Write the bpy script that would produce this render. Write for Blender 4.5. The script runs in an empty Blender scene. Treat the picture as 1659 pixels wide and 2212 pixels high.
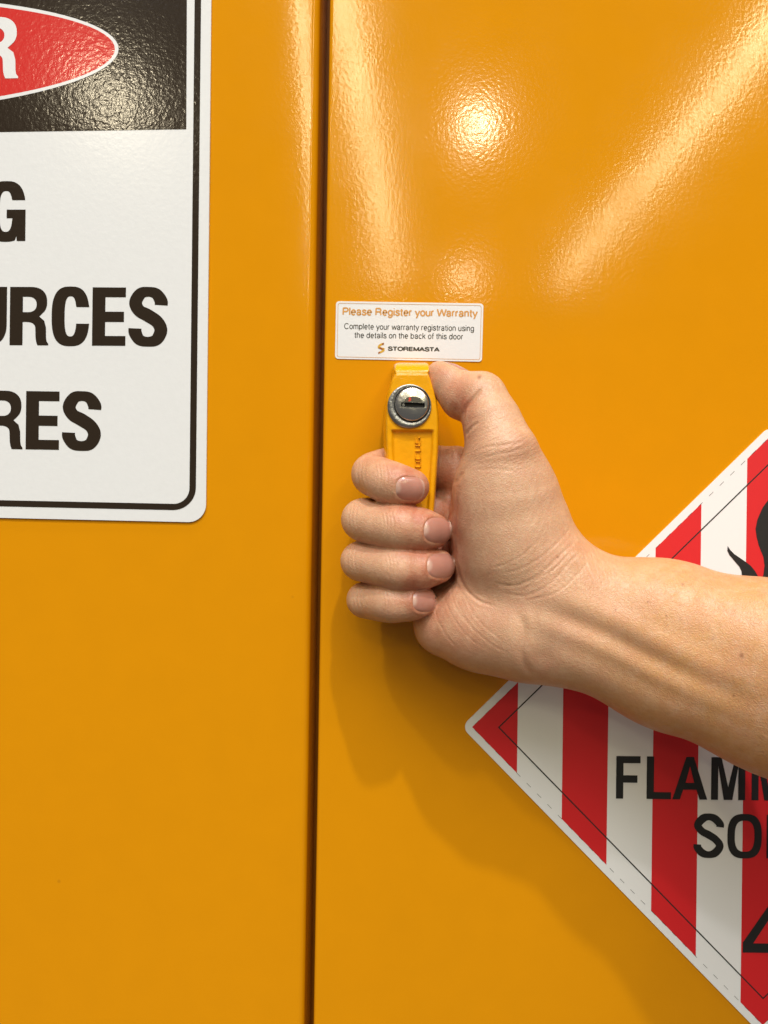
import bpy, bmesh, math, random
import numpy as np
from mathutils import Vector, Matrix
from mathutils.geometry import tessellate_polygon

# ------------------------------------------------------------------ camera, world, lamps, exposure
SC = bpy.context.scene
COL = SC.collection
D = 0.370                       # metres from the camera to the doors
W_, H_, F_ = 1659.0, 2212.0, 1659.0   # measuring grid of the photograph, focal length in that grid
FOOT = (900.0, 1022.0)          # where the doors' normal through the camera meets the picture
Yc = Vector((FOOT[0] - W_/2, H_/2 - FOOT[1], -F_)).normalized()
Zc = Vector((0.0224, 1.0, 0.0)); Zc = (Zc - Zc.dot(Yc)*Yc).normalized()
Xc = Yc.cross(Zc)
M_WC = Matrix((Xc, Yc, Zc)).transposed()      # world -> camera
M_CW = M_WC.transposed()                      # camera -> world
cam_d = bpy.data.cameras.new('camera'); cam = bpy.data.objects.new('camera', cam_d); COL.objects.link(cam)
cam_d.sensor_fit = 'HORIZONTAL'; cam_d.sensor_width = 36.0; cam_d.lens = 36.0*F_/W_
cam_d.clip_start = 0.01; cam_d.clip_end = 100
cam.matrix_world = Matrix.Translation((0, -D, 0)) @ M_CW.to_4x4()
SC.camera = cam

world = bpy.data.worlds.new('World'); SC.world = world; world.use_nodes = True
bg = world.node_tree.nodes['Background']
bg.inputs[0].default_value = (1.0, 0.97, 0.93, 1); bg.inputs[1].default_value = 0.125

def lamp(name, loc, aim, shape, sx, sy, power, color=(1.0, 0.982, 0.985)):
    l = bpy.data.lights.new(name, 'AREA'); l.shape = shape; l.size = sx
    if shape in ('RECTANGLE', 'ELLIPSE'): l.size_y = sy
    l.energy = power; l.color = color
    o = bpy.data.objects.new(name, l); COL.objects.link(o); o.location = loc
    o.rotation_euler = (Vector(aim) - Vector(loc)).to_track_quat('-Z', 'Y').to_euler()
    return o
# hall roof 6 m above the camera: a grid of round high-bay lamps, two long light strips running away from the doors,
# and an unseen wide panel added overhead for soft ambient fill
CH = 6.0
WARM = (1.0, 0.86, 0.60)
for x, d, pw in ((0.90, 13.0, 190), (1.40, 23.8, 260), (-5.12, 12.4, 190)):
    lamp('ceiling_lamp', (x, -d, CH), (x, -d, 0), 'DISK', 0.46, 0, pw, WARM)
lamp('ceiling_lamp', (0.72, -3.24, CH), (0.10, -0.3, 0), 'DISK', 0.19, 0, 225)
lamp('ceiling_lamp', (-2.50, -3.50, CH), (0.10, -0.3, 0), 'DISK', 0.26, 0, 115)
lamp('ceiling_fill', (0.6, -5.6, CH+0.2), (0.6, -3.6, 0), 'RECTANGLE', 9.0, 3.6, 690)
for x in (-0.75, 0.95):
    lamp('ceiling_lamp', (x, -0.95, CH), (x, -0.95, 0), 'DISK', 0.55, 0, 60, WARM)
for x, pw in ((-1.04, 640), (4.54, 760)):
    lamp('ceiling_strip', (x, -16.4, CH), (x, -16.4, 0), 'RECTANGLE', 0.34, 16.4, pw, (1.0, 0.93, 0.56))

SC.view_settings.view_transform = 'Standard'; SC.view_settings.look = 'None'
SC.view_settings.exposure = -0.15; SC.view_settings.gamma = 1.0
SC.view_settings.use_curve_mapping = False
SC.render.engine = 'CYCLES'
SC.cycles.use_denoising = True

# ------------------------------------------------------------------ helpers
M_CWn = np.array(M_CW); M_WCn = np.array(M_WC)
def PN(uvh):
    """(u, v, height off the doors in mm) -> world points in metres"""
    a = np.asarray(uvh, dtype=float).reshape(-1, 3)
    d = np.stack([a[:, 0]-W_/2, H_/2-a[:, 1], np.full(len(a), -F_)], 1) @ M_CWn.T
    t = (D - a[:, 2]*0.001)/d[:, 1]
    p = d*t[:, None]; p[:, 1] -= D
    return p
def P(u, v, h): return tuple(PN([(u, v, h)])[0])
def UV(p):
    """world points -> picture grid"""
    q = (np.asarray(p) - np.array([0, -D, 0])) @ M_WCn.T
    return np.stack([W_/2 - q[:, 0]/q[:, 2]*F_, H_/2 + q[:, 1]/q[:, 2]*F_], 1)
def scale(h): return D/F_*(1 - h*0.001/D)      # metres per grid unit at height h

def mesh_obj(name, verts, faces, mat, parent=None, smooth=False):
    me = bpy.data.meshes.new(name); me.from_pydata([tuple(v) for v in verts], [], [tuple(f) for f in faces]); me.update()
    if mat: me.materials.append(mat)
    if smooth:
        me.polygons.foreach_set('use_smooth', [True]*len(me.polygons))
    o = bpy.data.objects.new(name, me); COL.objects.link(o)
    if parent: o.parent = parent
    return o
def tag(o, label, cat, group=None):
    o['label'] = label; o['category'] = cat
    if group: o['group'] = group
def empty(name, loc):
    o = bpy.data.objects.new(name, None); COL.objects.link(o); o.location = loc; o.empty_display_size = 0.02
    return o
def adopt(o, parent):
    o.parent = parent; o.matrix_parent_inverse = Matrix.Translation(parent.location).inverted()

def tess(contours):
    """filled flat shape from an outer contour and holes, 2-D"""
    polys = [[Vector((x, y, 0)) for x, y in c] for c in contours]
    tris = tessellate_polygon(polys)
    pts = [p for c in contours for p in c]
    return pts, [tuple(t) for t in tris]
def orient(verts, faces):
    """turn every face towards -Y (out of the doors)"""
    out = []
    for f in faces:
        a, b, c = (Vector(verts[i]) for i in f[:3])
        n = (b-a).cross(c-a)
        out.append(tuple(f) if n.y < 0 else tuple(reversed(f)))
    return out
def sheet(name, shapes, h, mat, parent, step=0.0):
    """shapes: list of [outer, hole, ...] in grid units -> one thin sheet at height h (mm)"""
    V, Fc = [], []
    for i, c in enumerate(shapes):
        pts, tris = tess(c)
        b = len(V)
        V += [tuple(p) for p in PN([(x, y, h + step*i) for x, y in pts])]
        Fc += [tuple(k+b for k in t) for t in tris]
    o = mesh_obj(name, V, orient(V, Fc), mat)
    if parent: adopt(o, parent)
    return o
def plate(name, outline, h0, h1, mat, parent=None):
    """a thin slab with side walls"""
    pts, tris = tess([outline]); n = len(pts)
    V = [tuple(p) for p in PN([(x, y, h1) for x, y in pts])]
    top = orient(V, tris)
    V += [(p[0], -h0*0.001, p[2]) for p in V[:n]]
    sides = [(i, (i+1) % n, (i+1) % n + n, i+n) for i in range(n)]
    o = mesh_obj(name, V, list(top) + sides, mat)
    bm = bmesh.new(); bm.from_mesh(o.data); bmesh.ops.recalc_face_normals(bm, faces=bm.faces); bm.to_mesh(o.data); bm.free()
    if parent: adopt(o, parent)
    return o
def arc(cx, cy, rx, ry, a0, a1, n=10):
    return [(cx+rx*math.cos(math.radians(a0+(a1-a0)*i/n)), cy+ry*math.sin(math.radians(a0+(a1-a0)*i/n))) for i in range(n+1)]
def round_poly(pts, r, n=8):
    """rounded corners; r one number or one per corner"""
    out = []; N = len(pts)
    for i, p in enumerate(pts):
        rr = r[i] if isinstance(r, (list, tuple)) else r
        p = Vector(p); a = Vector(pts[i-1]); b = Vector(pts[(i+1) % N])
        if rr <= 0: out.append(tuple(p)); continue
        da = (a-p).normalized(); db = (b-p).normalized()
        half = da.angle(db)/2; t = rr/math.tan(half)
        c = p + (da+db).normalized()*(rr/math.sin(half))
        s, e = p+da*t, p+db*t
        a0 = math.atan2(*(s-c).yx); a1 = math.atan2(*(e-c).yx)
        while a1-a0 > math.pi: a1 -= 2*math.pi
        while a1-a0 < -math.pi: a1 += 2*math.pi
        out += [(c.x+rr*math.cos(a0+(a1-a0)*k/n), c.y+rr*math.sin(a0+(a1-a0)*k/n)) for k in range(n+1)]
    return out

# ------------------------------------------------------------------ materials
def mat(name, color, rough=0.5, metal=0.0, coat=0.0):
    m = bpy.data.materials.new(name); m.use_nodes = True
    b = m.node_tree.nodes['Principled BSDF']
    b.inputs['Base Color'].default_value = (*color, 1); b.inputs['Roughness'].default_value = rough
    b.inputs['Metallic'].default_value = metal; b.inputs['Coat Weight'].default_value = coat
    return m
def N(m, t, **kw):
    n = m.node_tree.nodes.new(t)
    for k, v in kw.items():
        if k in n.inputs: n.inputs[k].default_value = v
        else: setattr(n, k, v)
    return n
def L(m, a, b): m.node_tree.links.new(a, b)
def bumps(m, layers, vary=None):
    """layers of (noise scale per metre, relief height in metres, detail); vary: (scale, amount) of value mottling"""
    b = m.node_tree.nodes['Principled BSDF']; tc = N(m, 'ShaderNodeTexCoord'); prev = None
    for sc_, dist, det in layers:
        nz = N(m, 'ShaderNodeTexNoise'); nz.inputs['Scale'].default_value = sc_; nz.inputs['Detail'].default_value = det
        L(m, tc.outputs['Object'], nz.inputs['Vector'])
        bp = N(m, 'ShaderNodeBump'); bp.inputs['Strength'].default_value = 1.0; bp.inputs['Distance'].default_value = dist
        L(m, nz.outputs['Fac'], bp.inputs['Height'])
        if prev: L(m, prev.outputs['Normal'], bp.inputs['Normal'])
        prev = bp
    L(m, prev.outputs['Normal'], b.inputs['Normal'])
    if vary:
        c = b.inputs['Base Color'].default_value[:]
        nz = N(m, 'ShaderNodeTexNoise'); nz.inputs['Scale'].default_value = vary[0]; nz.inputs['Detail'].default_value = 6
        L(m, tc.outputs['Object'], nz.inputs['Vector'])
        rp = N(m, 'ShaderNodeValToRGB')
        rp.color_ramp.elements[0].position = 0.3; rp.color_ramp.elements[1].position = 0.7
        rp.color_ramp.elements[0].color = (*[x*(1-vary[1]) for x in c[:3]], 1)
        rp.color_ramp.elements[1].color = (*[min(1, x*(1+vary[1])) for x in c[:3]], 1)
        L(m, nz.outputs['Fac'], rp.inputs['Fac']); L(m, rp.outputs['Color'], b.inputs['Base Color'])
    return m
YEL = (0.665, 0.262, 0.0008)
m_door = bumps(mat('yellow_powder_coat', YEL, 0.115), [(560, 0.000027, 1.0), (1500, 0.000005, 1.0)], (60, 0.014))
m_hface = bumps(mat('cast_yellow_paint', (0.78, 0.345, 0.003), 0.17), [(320, 0.00011, 3.0), (900, 0.00004, 2.0)], (400, 0.05))
m_hside = m_hface
m_inner = mat('cabinet_inner_paint', (0.62, 0.20, 0.002), 0.5)
m_white = bumps(mat('sign_white_vinyl', (0.74, 0.745, 0.745), 0.2), [(520, 0.00004, 2.0)], (300, 0.01))
m_black = bumps(mat('sign_black_print', (0.026, 0.017, 0.010), 0.13), [(520, 0.00007, 2.0)])
m_red = bumps(mat('sign_red_print', (0.60, 0.030, 0.025), 0.13), [(520, 0.00006, 2.0)])
m_fwhite = mat('placard_white', (0.82, 0.82, 0.82), 0.55)
m_fred = mat('placard_red', (0.66, 0.012, 0.016), 0.55)
m_fblack = mat('placard_black', (0.012, 0.011, 0.011), 0.55)
m_lwhite = bumps(mat('label_white', (0.74, 0.74, 0.745), 0.25), [(500, 0.00004, 2.0)])
m_lorange = mat('label_orange_print', (0.60, 0.28, 0.06), 0.4)
m_lblack = mat('label_black_print', (0.035, 0.03, 0.02), 0.4)
m_gold = mat('logo_gold', (0.60, 0.34, 0.03), 0.4)
m_brown = mat('logo_brown', (0.28, 0.07, 0.02), 0.4)
m_steel = bumps(mat('lock_steel', (0.66, 0.64, 0.60), 0.24, 1.0), [(160, 0.0004, 2.0)])
m_collar = bumps(mat('lock_collar_steel', (0.36, 0.355, 0.34), 0.40, 1.0), [(700, 0.0002, 2.0)])
m_shut = mat('shutter_steel', (0.20, 0.19, 0.17), 0.3, 1.0)
m_red_refl = mat('red_reflection_tint', (0.55, 0.05, 0.02), 0.5)
m_dark = mat('keyway_dark', (0.01, 0.01, 0.01), 0.6)

def gloss_wear(m, r0, r1, spec):
    """handling smears: the gloss wanders a little"""
    b = m.node_tree.nodes['Principled BSDF']; b.inputs['Specular IOR Level'].default_value = spec
    tc = N(m, 'ShaderNodeTexCoord'); nz = N(m, 'ShaderNodeTexNoise'); nz.inputs['Scale'].default_value = 22; nz.inputs['Detail'].default_value = 7; nz.inputs['Roughness'].default_value = .7
    L(m, tc.outputs['Object'], nz.inputs['Vector'])
    mr = N(m, 'ShaderNodeMapRange'); mr.inputs[1].default_value = .35; mr.inputs[2].default_value = .7; mr.inputs[3].default_value = r0; mr.inputs[4].default_value = r1
    L(m, nz.outputs['Fac'], mr.inputs[0]); L(m, mr.outputs[0], b.inputs['Roughness'])
gloss_wear(m_door, .085, .125, .34)
# a few specks of dirt caught in the powder coat
vd = N(m_door, 'ShaderNodeTexVoronoi'); vd.inputs['Scale'].default_value = 26; vd.inputs['Randomness'].default_value = 1
tcd = N(m_door, 'ShaderNodeTexCoord'); L(m_door, tcd.outputs['Object'], vd.inputs['Vector'])
md_ = N(m_door, 'ShaderNodeMapRange'); md_.inputs[1].default_value = .030; md_.inputs[2].default_value = .014; md_.inputs[3].default_value = 0; md_.inputs[4].default_value = .3
L(m_door, vd.outputs['Distance'], md_.inputs[0])
mxd = N(m_door, 'ShaderNodeMix'); mxd.data_type = 'RGBA'; L(m_door, md_.outputs[0], mxd.inputs[0])
pb_ = m_door.node_tree.nodes['Principled BSDF']; L(m_door, pb_.inputs['Base Color'].links[0].from_socket, mxd.inputs[6]); mxd.inputs[7].default_value = (0.30, 0.10, 0.01, 1)
L(m_door, mxd.outputs[2], pb_.inputs['Base Color'])
# ------------------------------------------------------------------ the cabinet and its two doors
cab = empty('safety_cabinet', (0, 0, 0))
tag(cab, 'glossy amber yellow steel cabinet with two doors meeting at a dark gap', 'cabinet')
random.seed(4)
def warp(x, z):                      # sheet steel is never quite flat
    return 0.00009*(math.sin(x*31+1.2)*math.cos(z*23+0.4) + 0.8*math.sin(x*17-z*39+2.0))
def door(name, xe, sign, r, far, roll, edge_depth=0.028):
    """a folded sheet steel door: face from the meeting edge xe outward, rolled edge of radius r, return flange"""
    prof = [(xe, edge_depth), (xe, edge_depth*0.6)]
    prof += [(xe + sign*r*(1-math.cos(a)), r*(1-math.sin(a))) for a in [math.pi/2*i/8 for i in range(9)]]
    xs = [xe + sign*(r + (far-r)*(i/90)**2.0) for i in range(1, 91)]
    prof += [(x, 0.0) for x in xs] + [(xs[-1], 0.03)]
    zs = [-0.75 + 1.5*i/90 for i in range(91)]
    V, Fc = [], []
    for z in zs:
        for j, (x, y) in enumerate(prof):
            q = abs(x-xe); bow = 0.5*(roll/0.022)*max(0.0, 0.022-q)**2
            V.append((x, y + (warp(x, z) if 1 < j < len(prof)-1 else 0) + bow, z))
    n = len(prof)
    for i in range(len(zs)-1):
        for j in range(n-1): Fc.append((i*n+j, i*n+j+1, (i+1)*n+j+1, (i+1)*n+j))
    if sign < 0: Fc = [tuple(reversed(f)) for f in Fc]
    return mesh_obj(name, V, Fc, m_door, cab, True)
xr = P(694.5, 1106, 0)[0]                 # meeting edges of the doors
xl = P(672.8, 1106, 0)[0]
dr = door('door', xr, 1, 0.0017, 0.55, 0.0)
dl = door('door', xl, -1, 0.0034, 0.55, 0.045)
mesh_obj('frame', [(-0.6, 0.032, -0.75), (0.55, 0.032, -0.75), (0.55, 0.032, 0.75), (-0.6, 0.032, 0.75),
                   (-0.6, 0.06, -0.75), (0.55, 0.06, -0.75), (0.55, 0.06, 0.75), (-0.6, 0.06, 0.75)],
         [(0, 1, 2, 3), (7, 6, 5, 4), (0, 4, 5, 1), (1, 5, 6, 2), (2, 6, 7, 3), (3, 7, 4, 0)], m_inner, cab)

# ------------------------------------------------------------------ bold condensed lettering (outline glyphs, cap height 1)
def sup(cx, cy, rx, ry, a0, a1, n=26, e=2.5):
    out = []
    for i in range(n+1):
        t = math.radians(a0+(a1-a0)*i/n); c, s = math.cos(t), math.sin(t)
        out.append((cx+rx*math.copysign(abs(c)**(2/e), c), cy+ry*math.copysign(abs(s)**(2/e), s)))
    return out
def cut(path, y, top):
    """cut a path that starts (or ends) on the right side at height y"""
    return [p for p in path if (p[1] >= y if top else p[1] <= y)]
def crom(pts, n=6):
    out = []; N_ = len(pts)
    for i in range(N_-1):
        p0 = pts[max(i-1, 0)]; p1 = pts[i]; p2 = pts[i+1]; p3 = pts[min(i+2, N_-1)]
        for k in range(n):
            t = k/n
            out.append(tuple(0.5*((2*p1[d])+(-p0[d]+p2[d])*t+(2*p0[d]-5*p1[d]+4*p2[d]-p3[d])*t*t+(-p0[d]+3*p1[d]-3*p2[d]+p3[d])*t**3) for d in range(len(p1))))
    out.append(tuple(pts[-1])); return out
def ribbon(pts):
    """pts (x, y, thickness) -> outline of the stroke"""
    L_, R_ = [], []
    for i, p in enumerate(pts):
        a = pts[max(i-1, 0)]; b = pts[min(i+1, len(pts)-1)]
        dx, dy = b[0]-a[0], b[1]-a[1]; l = math.hypot(dx, dy) or 1
        nx, ny = -dy/l, dx/l; w = p[2]/2
        L_.append((p[0]+nx*w, p[1]+ny*w)); R_.append((p[0]-nx*w, p[1]-ny*w))
    return L_ + R_[::-1]
def glyph(ch, w, s, t):
    """width w, stem s, bar t (cap height 1) -> contours"""
    o = 0.012
    if ch == 'E': return [[(0, 0), (w, 0), (w, t), (s, t), (s, .5-t*.55), (w*.95, .5-t*.55), (w*.95, .5+t*.5), (s, .5+t*.5), (s, 1-t), (w, 1-t), (w, 1), (0, 1)]]
    if ch == 'F': return [[(0, 0), (s, 0), (s, .5-t*.75), (w*.88, .5-t*.75), (w*.88, .5+t*.3), (s, .5+t*.3), (s, 1-t), (w, 1-t), (w, 1), (0, 1)]]
    if ch == 'L': return [[(0, 0), (w, 0), (w, t), (s, t), (s, 1), (0, 1)]]
    if ch == 'I': return [[(0, 0), (s, 0), (s, 1), (0, 1)]]
    if ch == 'T': c = w/2; return [[(c-s/2, 0), (c+s/2, 0), (c+s/2, 1-t), (w, 1-t), (w, 1), (0, 1), (0, 1-t), (c-s/2, 1-t)]]
    if ch == 'A':
        c = w/2; q = s*1.05
        return [[(0, 0), (q, 0), (q+.075, .23), (w-q-.075, .23), (w-q, 0), (w, 0), (c+s*.52, 1), (c-s*.52, 1)],
                [(q+.13, .39), (w-q-.13, .39), (c, .78)]]
    if ch == 'M':
        c = w/2; return [[(0, 0), (s*.96, 0), (s*.96, .80), (c-.10, 0), (c+.10, 0), (w-s*.96, .80), (w-s*.96, 0), (w, 0), (w, 1), (w-s*1.4, 1), (c, .30), (s*1.4, 1), (0, 1)]]
    if ch == 'N': return [[(0, 0), (s, 0), (s, .66), (w-s, 0), (w, 0), (w, 1), (w-s, 1), (w-s, .34), (s, 1), (0, 1)]]
    if ch == 'K': return [[(0, 0), (s, 0), (s, .30), (s+.1, .42), (w-s*1.2, 0), (w, 0), (s+.22, .60), (w-.02, 1), (w-s*1.25, 1), (s, .60), (s, 1), (0, 1)]]
    if ch == 'U':
        r = w/2
        return [[(0, 1)] + [(x, y) for x, y in sup(r, .36, r, .36+o, 180, 360, e=2.3)] + [(w, 1), (w-s, 1)] + sup(r, .36, r-s, .36-t, 360, 180, e=2.3) + [(s, 1)]]
    if ch == 'O': return [sup(w/2, .5, w/2, .5+o, 0, 359, 48, 2.75), sup(w/2, .5, w/2-s, .5-t+o, 0, 359, 48, 2.75)]
    if ch == 'D': return [[(0, 0), (w*.45, 0)] + sup(w*.45, .5, w*.55, .5, 270, 450, 24) + [(0, 1)],
                          [(s, t), (w*.42, t)] + sup(w*.42, .5, w*.58-s, .5-t, 270, 450, 24) + [(s, 1-t)]]
    if ch == 'C':
        po = sup(w/2, .5, w/2, .5+o, 2, 358, 80, 2.75); pi = sup(w/2, .5, w/2-s, .5-t+o, 2, 358, 80, 2.75)
        po = [p for p in po if p[0] < w*.6 or p[1] > .66 or p[1] < .375]; pi = [p for p in pi if p[0] < w*.5 or p[1] > .66 or p[1] < .375]
        po = [(w, .66)] + po + [(w, .375)]; pi = [(w-s, .66)] + pi + [(w-s, .375)]
        return [po + pi[::-1]]
    if ch == 'G':
        po = sup(w/2, .5, w/2, .5+o, 2, 358, 90, 2.75); pi = sup(w/2, .5, w/2-s, .5-t+o, 2, 358, 90, 2.75)
        xs_ = w-.15; po = [p for p in po if p[1] > .3 or p[0] < xs_-.02]; pi = [p for p in pi if p[1] > .5 or p[0] < w-s-.01]
        po = [p for p in po if p[0] < w*.6 or p[1] > .69 or p[1] < .3]; pi = [p for p in pi if p[0] < w*.5 or p[1] > .69 or p[1] < .36]
        return [[(w-.01, .69)] + po + [(xs_, .085), (xs_+.005, 0), (w, 0), (w, .53), (w*.52, .53), (w*.52, .385), (w-s, .385)] + pi[::-1] + [(w-s, .69)]]
    if ch == 'S':
        c = s*.92
        sp = [(w-.5*s, .70, s), (w-.52*s, .775, s), (w*.70, .895, t*1.15), (w*.5, 1-t/2+o, t), (w*.30, .895, t*1.2), (.5*s+.005, .745, s), (w*.27, .605, s*.95),
              (w*.5, .52, s*1.0), (w*.74, .41, s*.97), (w-.5*s, .265, s), (w*.72, .11, t*1.2), (w*.5, t/2-o, t), (w*.29, .105, t*1.15), (.5*s+.005, .225, s), (.5*s, .30, s)]
        return [ribbon(crom(sp, 6))]
    if ch == 'R':
        b = .27
        outer = [(0, 0), (s, 0), (s, .40), (w*.42, .40)] + sup(w*.42, .28, w*.24, .12, 90, 0, 8) + [(w*.67, .12), (w*.69, .05), (w*.72, 0), (w*1.0, 0), (w*1.0, .025), (w*.955, .07), (w*.94, .14), (w*.935, .30), (w*.89, .42), (w*.76, .495)]
        outer += sup(w*.55, .745, w*.41, .255, -38, 90, 16, 2.3) + [(0, 1)]
        return [outer, [(s, .40+t), (w*.48, .40+t)] + sup(w*.48, (1.4)/2, w*.21, (1-t-.40-t)/2, 270, 450, 12, 2.2) + [(s, 1-t)]]
    if ch == 'B':
        outer = [(0, 0), (w*.55, 0)] + sup(w*.55, .27, w*.45, .27, 270, 420, 14) + [(w*.84, .53)] + sup(w*.52, .76, w*.42, .24, -50, 90, 12) + [(0, 1)]
        return [outer, [(s, t), (w*.5, t), (w*.66, .2), (w*.7, .28), (w*.66, .38), (w*.5, .44), (s, .44)], [(s, .58), (w*.5, .58), (w*.62, .63), (w*.66, .72), (w*.62, .8), (w*.5, 1-t), (s, 1-t)]]
    if ch == '4':
        return [[(0, .235), (w*.60, .235), (w*.60, 0), (w*.84, 0), (w*.84, .235), (w, .235), (w, .37), (w*.84, .37), (w*.84, 1), (w*.62, 1), (0, .38)], [(w*.22, .37), (w*.60, .37), (w*.60, .77)]]
def setting(text, x0, ybase, cap, widths, gaps, stem, bar, lean, slope):
    """glyph contours placed in the picture grid; x0 left end on the baseline"""
    out = []; x = x0
    for i, ch in enumerate(text):
        w = widths[ch]
        if ch != ' ':
            out.append([[(x+gx*cap+lean*gy*cap, ybase-gy*cap+slope*(x+gx*cap-x0)) for gx, gy in c] for c in glyph(ch, w, stem, bar)])
        x += (w+gaps)*cap
    return out
def run_len(text, cap, widths, gaps): return sum((widths[c]+gaps)*cap for c in text) - gaps*cap

# ------------------------------------------------------------------ the danger sign on the left door
sg = empty('danger_sign', P(0, 1125, 0))
tag(sg, 'large white danger sign with red oval and black lettering stuck on left door', 'sign')
XL_ = -1340
def edge(x, y, top=False):        # the sign leans a little with the picture
    return (x - 0.0107*(y-600), y + (-0.015 + (y-284)*4.5e-5)*(x-200))
plate('backing', round_poly([edge(450, -95), edge(450, 1123), edge(XL_, 1123), edge(XL_, -95)], 38, 10), 0.0, 0.9, m_white, sg)
frame_o = round_poly([edge(428, -72), edge(428, 1098), edge(XL_+22, 1098), edge(XL_+22, -72)], 49, 10)
frame_i = round_poly([edge(414, -58), edge(414, 1084.5), edge(XL_+36, 1084.5), edge(XL_+36, -58)], 34, 10)
sheet('border_line', [[frame_o, frame_i]], 1.0, m_black, sg)
ell = lambda a, b: [edge(-449+a*math.cos(2*math.pi*i/96), 107+b*math.sin(2*math.pi*i/96)-0.0) for i in range(96)]
sheet('header_panel', [[round_poly([edge(397, -43), edge(399, 282), edge(XL_+50, 282), edge(XL_+50, -43)], [24, 0, 0, 24])]], 1.0, m_black, sg)
sheet('oval_border', [[ell(700, 136), ell(692, 127)]], 1.08, m_white, sg)
sheet('oval', [[ell(692, 127)]], 1.08, m_red, sg)
GW = dict(R=.665, C=.645, E=.572, S=.665, U=.645, G=.665, M=.80, O=.67, K=.67, I=.205, N=.66, T=.60, D=.665, A=.68, F=.52, L=.52, B=.65)
def line(name, text, xend, ybase, cap, m, h, dy=0, widths=GW, stem=.222, bar=.168, gap=.052):
    w = run_len(text, cap, widths, gap)
    sh = setting(text, xend-w, ybase, cap, widths, gap, stem, bar, 0.012, -0.015+(ybase-284)*4.5e-5)
    return sheet(name, sh, h, m, sg)
GD = dict(GW, R=.74, D=.74, A=.78, N=.74, G=.74, E=.66)
line('lettering', 'DANGER', 39, 181, 133, m_white, 1.16, widths=GD, stem=.25, bar=.17, gap=.06)
line('lettering', 'SMOKING', 54.5, 523, 128, m_black, 1.0)
line('lettering', 'SOURCES', 361, 744, 126, m_black, 1.0)
line('lettering', 'METRES', 217.5, 965, 126, m_black, 1.0)

# ------------------------------------------------------------------ the diamond placard on the right door
pc = empty('flammable_solid_placard', P(1655, 2212, 0))
tag(pc, 'diamond placard with vertical red and white stripes and flame behind the forearm', 'sign')
TH = math.radians(0.72); CX, CY = 1655.8, 1578.6
def dm(x, y): return (CX + x*math.cos(TH) - y*math.sin(TH), CY + x*math.sin(TH) + y*math.cos(TH))
def dia(d): return [dm(-d, 0), dm(0, d), dm(d, 0), dm(0, -d)]
plate('backing', round_poly(dia(659), 19, 8), 0.0, 0.7, m_fwhite, pc)
stripes = []
RD = 636.0
for k in range(-6, 7, 2):
    a, b = max(-RD, (k-.5)*97.8), min(RD, (k+.5)*97.8)
    if k == -6: a = -RD
    if k == 6: b = RD
    up = [(a, -(RD-abs(a)))] + ([(0, -RD)] if a < 0 < b else []) + [(b, -(RD-abs(b)))]
    dn = [(x, -y) for x, y in reversed(up)]
    pts = []
    for p in up + dn:
        if not pts or (abs(p[0]-pts[-1][0]) + abs(p[1]-pts[-1][1])) > 1e-6: pts.append(p)
    if abs(pts[0][0]-pts[-1][0]) + abs(pts[0][1]-pts[-1][1]) < 1e-6: pts.pop()
    sheet('stripe', [[[dm(*p) for p in pts]]], 0.75, m_fred, pc)
sheet('border_line', [[dia(580.2), dia(576.4)]], 0.80, m_fblack, pc)
dash = []
for i in range(28):
    for sx, sy in ((-1, 1), (-1, -1), (1, 1), (1, -1)):
        t0 = (i+.25)/28; t1 = t0 + .40/28
        a = (-RD*(1-t0), RD*t0); b = (-RD*(1-t1), RD*t1); q = .28
        dash.append([[dm(-sx*(a[0]+q*-1), sy*(a[1]+q)), dm(-sx*(b[0]-q), sy*(b[1]+q)), dm(-sx*(b[0]+q), sy*(b[1]-q)), dm(-sx*(a[0]+q), sy*(a[1]-q))]])
sheet('edge_dashes', dash, 0.80, m_fblack, pc)
FW = dict(F=.568, L=.575, A=.82, M=.80, B=.66, E=.58, S=.69, O=.79, I=.19, D=.72)
def fset(text, x0, yb, cap, gap):
    xs = []
    x = x0
    for ch in text:
        xs.append((ch, x)); x += (FW[ch]+gap[ch])*cap
    return sum([setting(c, x, yb + (x-x0)*.0126, cap, FW, 0, .170 if c not in 'S' else .175, .165 if c not in 'SO' else .155, 0.011, .0126) for c, x in xs], [])
gp = dict(F=.15, L=.03, A=.09, M=.15, B=.1, E=0, S=.085, O=.11, I=.14, D=0)
sheet('lettering', fset('FLAMMABLE', 1330.5, 1725, 92, gp), 0.85, m_fblack, pc)
sheet('lettering', fset('SOLID', 1498, 1852, 94, gp), 0.85, m_fblack, pc)
sheet('lettering', setting('4', 1604, 2093, 150, {'4': .68}, 0, .2, .17, 0.011, .0126), 0.85, m_fblack, pc)
z4 = lambda x, y: (1097.2+x*.3386, 1042.3+y*.3386)
tongue = [z4(*p) for p in [(1402, 405), (1420, 432), (1445, 457), (1520, 508), (1550, 532), (1575, 562), (1597, 600), (1613, 632), (1613, 660), (1503, 660), (1495, 610), (1490, 565), (1475, 535), (1445, 500), (1415, 465), (1400, 435)]]
flame = [z4(*p) for p in [(1613, 632), (1630, 590), (1637, 530), (1630, 475), (1612, 432), (1600, 400), (1586, 345), (1580, 295), (1592, 235), (1625, 160), (1660, 112), (1690, 60), (1700, 10), (1690, -60), (1760, 0), (1790, 80), (1785, 150),
          (1820, 120), (1830, 60), (1880, 150), (1895, 260), (1870, 350), (1840, 420), (1835, 500), (1860, 560), (1900, 520), (1930, 470), (1990, 430), (1950, 520), (1930, 600), (1900, 660), (1613, 660)]]
sheet('flame', [[tongue], [flame]], 0.85, m_fblack, pc)

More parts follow.
